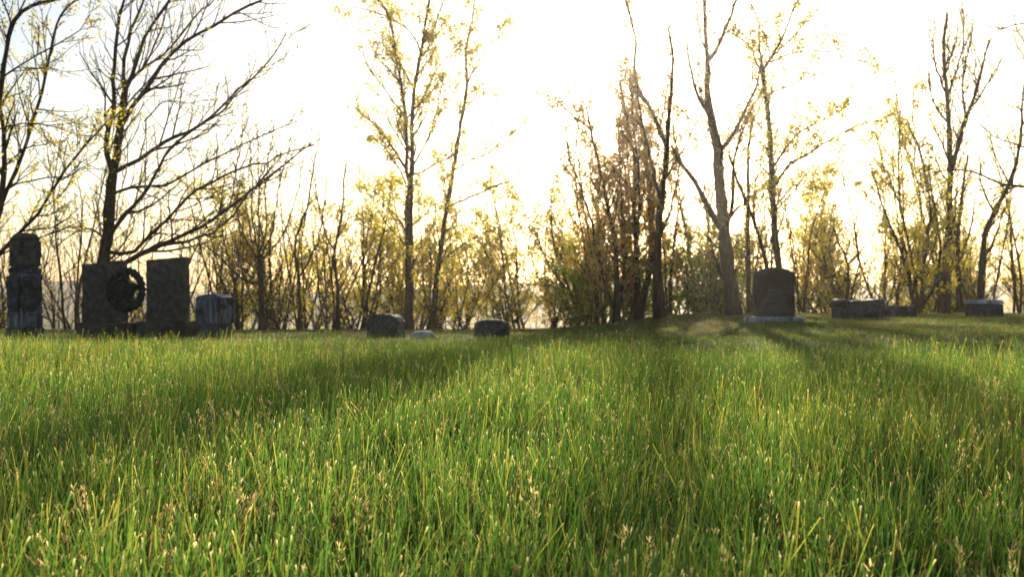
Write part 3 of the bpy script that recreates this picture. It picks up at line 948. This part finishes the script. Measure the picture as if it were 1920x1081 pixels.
# ------------------------------------------------------------------ gravestones
def rough(bm, amp, cuts=2):
    bmesh.ops.subdivide_edges(bm, edges=bm.edges[:], cuts=cuts, use_grid_fill=True)
    for v in bm.verts:
        c = v.co
        n = math.sin(c.x * 41 + c.z * 17) * math.sin(c.z * 37 + c.y * 29 + 1.3) + 0.6 * random.uniform(-1, 1)
        v.co += Vector((n * amp, n * amp * 0.8, n * amp * 0.6))


def prism(profile, depth, bevel=0.008, amp=0.0, cuts=2, y0=0.0):
    """profile: (x,z) list, extruded along y, centred"""
    bm = bmesh.new()
    a = [bm.verts.new((x, y0 - depth / 2, z)) for x, z in profile]
    b = [bm.verts.new((x, y0 + depth / 2, z)) for x, z in profile]
    n = len(profile)
    bm.faces.new(a); bm.faces.new(b[::-1])
    for i in range(n):
        bm.faces.new((a[i], b[i], b[(i + 1) % n], a[(i + 1) % n]))
    bmesh.ops.recalc_face_normals(bm, faces=bm.faces)
    if bevel:
        ed = [e for e in bm.edges if len(e.link_faces) == 2 and e.calc_face_angle(0) > 0.5]
        bmesh.ops.bevel(bm, geom=ed, offset=bevel, segments=2, affect='EDGES')
    if amp:
        big = [f for f in bm.faces if len(f.verts) > 4]
        bmesh.ops.triangulate(bm, faces=big)
        rough(bm, amp, cuts)
    return bm


def box(w, d, z0, z1, bevel=0.008, amp=0.0, taper=0.0):
    return prism([(-w / 2, z0), (w / 2, z0), (w / 2 - taper, z1), (-w / 2 + taper, z1)], d, bevel, amp)


def frustum(w0, d0, w1, d1, z0, z1, bevel=0.01, amp=0.0, ox=0.0, cuts=3):
    bm = bmesh.new()
    q = [bm.verts.new((sx * w / 2 + ox, sy * d / 2, z)) for (w, d, z) in ((w0, d0, z0), (w1, d1, z1)) for sx, sy in ((-1, -1), (1, -1), (1, 1), (-1, 1))]
    bm.faces.new(q[3::-1]); bm.faces.new(q[4:])
    for i in range(4):
        bm.faces.new((q[i], q[(i + 1) % 4], q[4 + (i + 1) % 4], q[4 + i]))
    bmesh.ops.recalc_face_normals(bm, faces=bm.faces)
    if bevel: bmesh.ops.bevel(bm, geom=bm.edges[:], offset=bevel, segments=2, affect='EDGES')
    if amp: rough(bm, amp, cuts)
    return bm


def arch(w, h, rise, z0=0.0, n=14):
    """rectangle with a segmental arched top"""
    pts = [(-w / 2, z0), (w / 2, z0)]
    for i in range(n + 1):
        t = 1 - 2 * i / n
        pts.append((t * w / 2, z0 + h - rise + rise * (1 - abs(t) ** 2.4)))
    return pts


def stone_at(name, label, px, Y, rz, group=None, cat="gravestone"):
    x = (px - 960) / F * Y
    z = float(ground_z(x, Y))
    o = empty(name, (x, Y, z - 0.03), rz)
    return tag(o, label, cat, group)


def hpx(py, Y, gz):        # height above the thing's origin of an image row
    return CZ + (540.5 - py) / F * Y - gz


# arched headstone on a pale plinth
Y = 16.0
t = stone_at("headstone", "tall dark headstone with a rounded arched top on a wide pale plinth", 1451, Y, math.radians(4))
gz = t.location.z
W = 75 / F * Y
zb = hpx(593, Y, gz)
bm_obj("tablet", prism(arch(W, hpx(501, Y, gz) - zb, 0.10, zb), 0.16, 0.012, 0.003, 2), M_brown, t)
bm_obj("panel", prism(arch(W * 0.34, 0.42, 0.04, zb + 0.09), 0.012, 0.003, 0, 2, y0=-0.085), M_brown, t).location.x = 0.07
bm_obj("plinth", box(W * 1.36, 0.40, -0.1, zb - 0.003, 0.015, 0.003), M_marble, t)

# twin tablets on one base
def lettered(bm, z1):
    """faint rows of worn raised lettering on the front face"""
    z = z1 - 0.12
    while z > 0.36:
        x = -0.22
        while x < 0.2:
            w = random.uniform(0.012, 0.028)
            if random.random() < 0.75:
                bmesh.ops.create_cube(bm, size=1, matrix=Matrix.Translation((x + w / 2, -0.082, z)) @ Matrix.Diagonal((w, 0.008, 0.026, 1)))
            x += w + 0.009
        z -= random.choice((0.055, 0.06, 0.075))
    return bm


Y = 14.0
t = stone_at("tablet_gravestone", "squared grey tablet with worn lettering partly hidden behind the round green emblem", 196, Y, math.radians(-12))
gz = t.location.z
W = 82 / F * Y
bm_obj("tablet", lettered(prism([(-W / 2, 0.26), (W / 2, 0.26), (W / 2, hpx(488, Y, gz)), (-W / 2, hpx(496, Y, gz))], 0.16, 0.006, 0.004, 3), 1.0), M_lichen, t)
bm_obj("base", box(W * 1.42, 0.34, -0.1, 0.257, 0.01, 0.003), M_brown, t).location.x = 0.1
t = stone_at("tablet_gravestone", "squared grey tablet with worn lettering to the right of the round green emblem", 314, Y - 0.1, math.radians(-12))
gz = t.location.z
W = 76 / F * Y
zz = 0.27
bm_obj("tablet", lettered(prism([(-W / 2 + 0.01, zz), (W / 2 + 0.02, zz), (W / 2, hpx(482, Y, gz)), (-W / 2, hpx(488, Y, gz))], 0.16, 0.006, 0.004, 3), 1.05), M_lichen, t)
bm_obj("base", box(W * 1.34, 0.34, -0.1, zz - 0.003, 0.01, 0.003), M_brown, t)
# column marker
Y = 13.0
t = stone_at("column_monument", "tall dark square-shafted monument with draped lower panels at the far left", 47, Y, math.radians(-26))
gz = t.location.z
pw = 1 / F * Y
H = lambda py: hpx(py, Y, gz)
w = 42.5 * pw
bm_obj("base", frustum(w * 1.16, w * 1.16, w * 1.12, w * 1.12, -0.1, H(613), 0.012, 0.003), M_dark, t)
bm_obj("plinth", frustum(w * 1.05, w * 1.05, w * 1.04, w * 1.04, H(613) + 0.002, H(590), 0.012, 0.003), M_streak, t)
bm_obj("lower_shaft", frustum(w * 1.03, w * 1.03, w * 0.96, w * 0.96, H(590) + 0.002, H(512), 0.012, 0.004, cuts=3), M_streak, t)
bm_obj("band", frustum(w * 1.00, w * 1.00, w * 0.98, w * 0.98, H(512) + 0.002, H(502), 0.012, 0.003), M_dark, t)
bm_obj("upper_shaft", frustum(w * 0.96, w * 0.96, w * 0.98, w * 0.98, H(502) + 0.002, H(449), 0.022, 0.004, cuts=3), M_lichen, t)
bm_obj("cap", frustum(w * 0.92, w * 0.92, w * 0.62, w * 0.62, H(449) + 0.002, H(437), 0.015, 0.003), M_lichen, t)
ph = H(517) - H(584)
prof = [(w * 0.36, H(517)), (-w * 0.36, H(517))]
for i in range(11):
    a = math.pi + math.pi * i / 10
    prof.append((w * 0.38 * math.cos(a), H(584) + w * 0.30 + w * 0.30 * math.sin(a)))
for a in (0, math.pi / 2):
    o = bm_obj("draped_panel", prism(prof, 0.03, 0.008, 0.002, 1), M_dark, t)
    o.rotation_euler = (math.radians(2.5), 0, 0) if a == 0 else (0, math.radians(-2.5), math.pi / 2)
    o.location = (0, -w * 0.512, 0) if a == 0 else (w * 0.512, 0, 0)

# streaked block stone on a footing
Y = 13.2
t = stone_at("block_gravestone", "short block gravestone with white streaks down its dark face, right of the tablets", 403, Y, math.radians(-20))
gz = t.location.z
W = 62 / F * Y
bm_obj("block", prism([(-W * 0.53, hpx(603, Y, gz)), (W * 0.53, hpx(606, Y, gz)), (W * 0.50, hpx(557, Y, gz)), (W * 0.1, hpx(550, Y, gz)), (-W * 0.3, hpx(553, Y, gz)), (-W * 0.48, hpx(556, Y, gz))], 0.26, 0.012, 0.005, 3), M_streak, t)
bm_obj("footing", frustum(W * 0.82, 0.3, W * 0.8, 0.3, -0.1, hpx(603, Y, gz) - 0.008, 0.01, 0.003), M_granite, t)

# round green emblem marker
Y = 12.2
x = (235.5 - 960) / F * Y
gz = float(ground_z(x, Y))
em = tag(empty("grave_marker", (x, Y, gz), math.radians(-14)), "round dark green emblem with a five pointed star, on a stake before the tablets", "grave marker")
zc = hpx(543, Y, gz)
R = 43 / F * Y


def ring_mesh(R, r, n=48, m=10, ridge=0.12, k=30):
    bm = bmesh.new()
    g = []
    for i in range(n * 2):
        a = math.pi * i / n
        rr = r * (1 + ridge * (1 if i % 4 < 2 else -1) * 0.6)
        row = []
        for j in range(m):
            b = 2 * math.pi * j / m
            tw = a + 0.10 * math.sin(b)
            row.append(bm.verts.new(((R + rr * math.cos(b)) * math.cos(tw), rr * 0.55 * math.sin(b), (R + rr * math.cos(b)) * math.sin(tw))))
        g.append(row)
    for i in range(n * 2):
        for j in range(m):
            bm.faces.new((g[i][j], g[(i + 1) % (2 * n)][j], g[(i + 1) % (2 * n)][(j + 1) % m], g[i][(j + 1) % m]))
    return bm


o = bm_obj("wreath", ring_mesh(R * 0.82, R * 0.18, 48, 10, 0.22), M_greenmetal, em, smooth=True); o.location.z = zc
# star with a raised ridge
bm = bmesh.new()
fr = []; bk = []
for i in range(10):
    a = math.pi / 2 + i * math.pi / 5 + math.radians(-4)
    r = R * (0.97 if i % 2 == 0 else 0.40)
    fr.append(bm.verts.new((r * math.cos(a), -0.022 if i % 2 else -0.032, r * math.sin(a))))
    bk.append(bm.verts.new((r * math.cos(a), 0.01, r * math.sin(a))))
c = bm.verts.new((0, -0.065, 0)); c2 = bm.verts.new((0, 0.012, 0))
for i in range(10):
    j = (i + 1) % 10
    bm.faces.new((fr[i], fr[j], c)); bm.faces.new((bk[j], bk[i], c2)); bm.faces.new((fr[i], bk[i], bk[j], fr[j]))
o = bm_obj("star", bm, M_greenmetal, em); o.location.z = zc


def lathe_y(prof, n=40):
    bm = bmesh.new(); g = []
    for r, y in prof:
        g.append([bm.verts.new((r * math.cos(2 * math.pi * i / n), y, r * math.sin(2 * math.pi * i / n))) for i in range(n)])
    for a, b in zip(g, g[1:]):
        for i in range(n):
            bm.faces.new((a[i], a[(i + 1) % n], b[(i + 1) % n], b[i]))
    bm.faces.new(g[0]); bm.faces.new(g[-1][::-1])
    return bm


o = bm_obj("medallion", lathe_y([(R * .48, 0.02), (R * .48, -0.05), (R * .46, -0.066), (R * .43, -0.066), (R * .41, -0.056), (R * .33, -0.056), (R * .31, -0.07), (R * .27, -0.07), (R * .25, -0.058), (R * .14, -0.058), (R * .12, -0.07), (R * .02, -0.074)]), M_greenmetal, em)
o.location = (-R * 0.03, 0, zc + 0.005)
tb = Tubes(); tb.tube([(0, 0.03, -0.2), (0, 0.03, zc * 0.5), (0, 0.03, zc - R * 0.45)], [0.012] * 3, 8)
o = tb.build("stake", M_greenmetal, em, (0, 0, 0))

# low stones in the centre and right
def low_stone(name, label, pxc, wpx, ytop, Y, mat, profile_fn, depth, rz, amp=0.006, cat="gravestone", extra=None, bevel=0.02):
    t = stone_at(name, label, pxc, Y, math.radians(rz))
    gz = t.location.z
    W = wpx / F * Y; Ht = hpx(ytop, Y, gz)
    o = bm_obj("block", prism(profile_fn(W, Ht), depth, bevel, amp, 3), mat, t)
    if extra: extra(t, W, Ht)
    return t


def hump(W, H):
    return [(-W * .5, -0.1), (W * .5, -0.1), (W * .50, H * .70), (W * .44, H * .86), (W * .25, H * .97), (-W * .05, H), (-W * .32, H * .97), (-W * .47, H * .86), (-W * .5, H * .7)]


def flat(W, H):
    return [(-W * .5, -0.1), (W * .5, -0.1), (W * .48, H), (-W * .48, H)]


def pillow(W, H):
    return [(-W * .5, -0.1), (W * .5, -0.1), (W * .48, H * .6), (W * .30, H * .95), (0, H), (-W * .30, H * .95), (-W * .48, H * .6)]


low_stone("low_gravestone", "low dark round-topped gravestone left of the straight centre tree", 724, 64, 588, 15.0, M_dark, hump, 0.28, -15)
low_stone("low_gravestone", "small pale grey marker barely above the grass, right of the straight centre tree", 792, 46, 620, 14.0, M_marble, pillow, 0.25, 8, bevel=0.012)
low_stone("low_gravestone", "low dark mottled gravestone with a gently curved top, alone at the centre", 922, 62, 598, 14.5, M_dark, hump, 0.28, 10)
low_stone("low_gravestone", "tiny whitish marker far off at the foot of the tree under the sun", 1256, 15, 605, 20.0, M_marble, pillow, 0.16, 5, bevel=0.008, amp=0.003)
low_stone("low_gravestone", "low dark slab gravestone between the scroll-ended stone and the fanning clump", 1682, 68, 573, 19.0, M_dark, flat, 0.45, -18, bevel=0.015)

# scroll-ended stone
Y = 17.0
t = stone_at("scroll_gravestone", "low dark wide gravestone with a rolled scroll at each end", 1608, Y, math.radians(14))
gz = t.location.z
W = 82 / F * Y
Ht = hpx(563, Y, gz)
bm_obj("block", prism([(-W * .42, -0.1), (W * .42, -0.1), (W * .40, Ht * .96), (W * .1, Ht), (-W * .2, Ht), (-W * .40, Ht * .93)], 0.30, 0.015, 0.004, 3), M_dark, t)
for s in (-1, 1):
    o = bm_obj("scroll", lathe_y([(0.035, -0.215), (0.075, -0.205), (0.085, -0.17), (0.078, 0), (0.085, 0.17), (0.075, 0.205), (0.035, 0.215)], 20), M_dark, t, smooth=True)
    o.location = (s * W * 0.44, 0, Ht - 0.055)
    o = bm_obj("end_post", box(0.10, 0.36, -0.1, Ht - 0.11, 0.012, 0.003), M_dark, t)
    o.location.x = s * W * 0.46

# flat-topped stone at the far right
Y = 20.0
t = stone_at("slab_gravestone", "dark block gravestone with a pale flat cap at the far right", 1846, Y, math.radians(12))
gz = t.location.z
W = 58 / F * Y
Ht = hpx(569, Y, gz)
bm_obj("block", frustum(W * .98, 0.42, W * .92, 0.38, -0.1, Ht, 0.01, 0.003), M_dark, t)
bm_obj("cap", frustum(W * .98, 0.45, W * .90, 0.38, Ht + 0.003, hpx(562, Y, gz), 0.008, 0.002), M_marble, t)

# ------------------------------------------------------------------ haze
hm = bpy.data.materials.new("haze")
hm.use_nodes = True
hn = hm.node_tree
hn.nodes.remove(hn.nodes["Principled BSDF"])
pv = hn.nodes.new("ShaderNodeVolumePrincipled")
pv.inputs["Color"].default_value = (1.0, 0.93, 0.86, 1)
pv.inputs["Density"].default_value = 0.0006
pv.inputs["Anisotropy"].default_value = 0.82
hn.links.new(pv.outputs[0], hn.nodes["Material Output"].inputs["Volume"])
bm = bmesh.new()
bmesh.ops.create_cube(bm, size=1, matrix=Matrix.Translation((0, 235, -6)) @ Matrix.Diagonal((1300, 800, 60, 1)))
hz = bm_obj("haze", bm, hm)
tag(hz, "thin pale warm haze hanging in the air among the trees", "haze", kind="stuff")
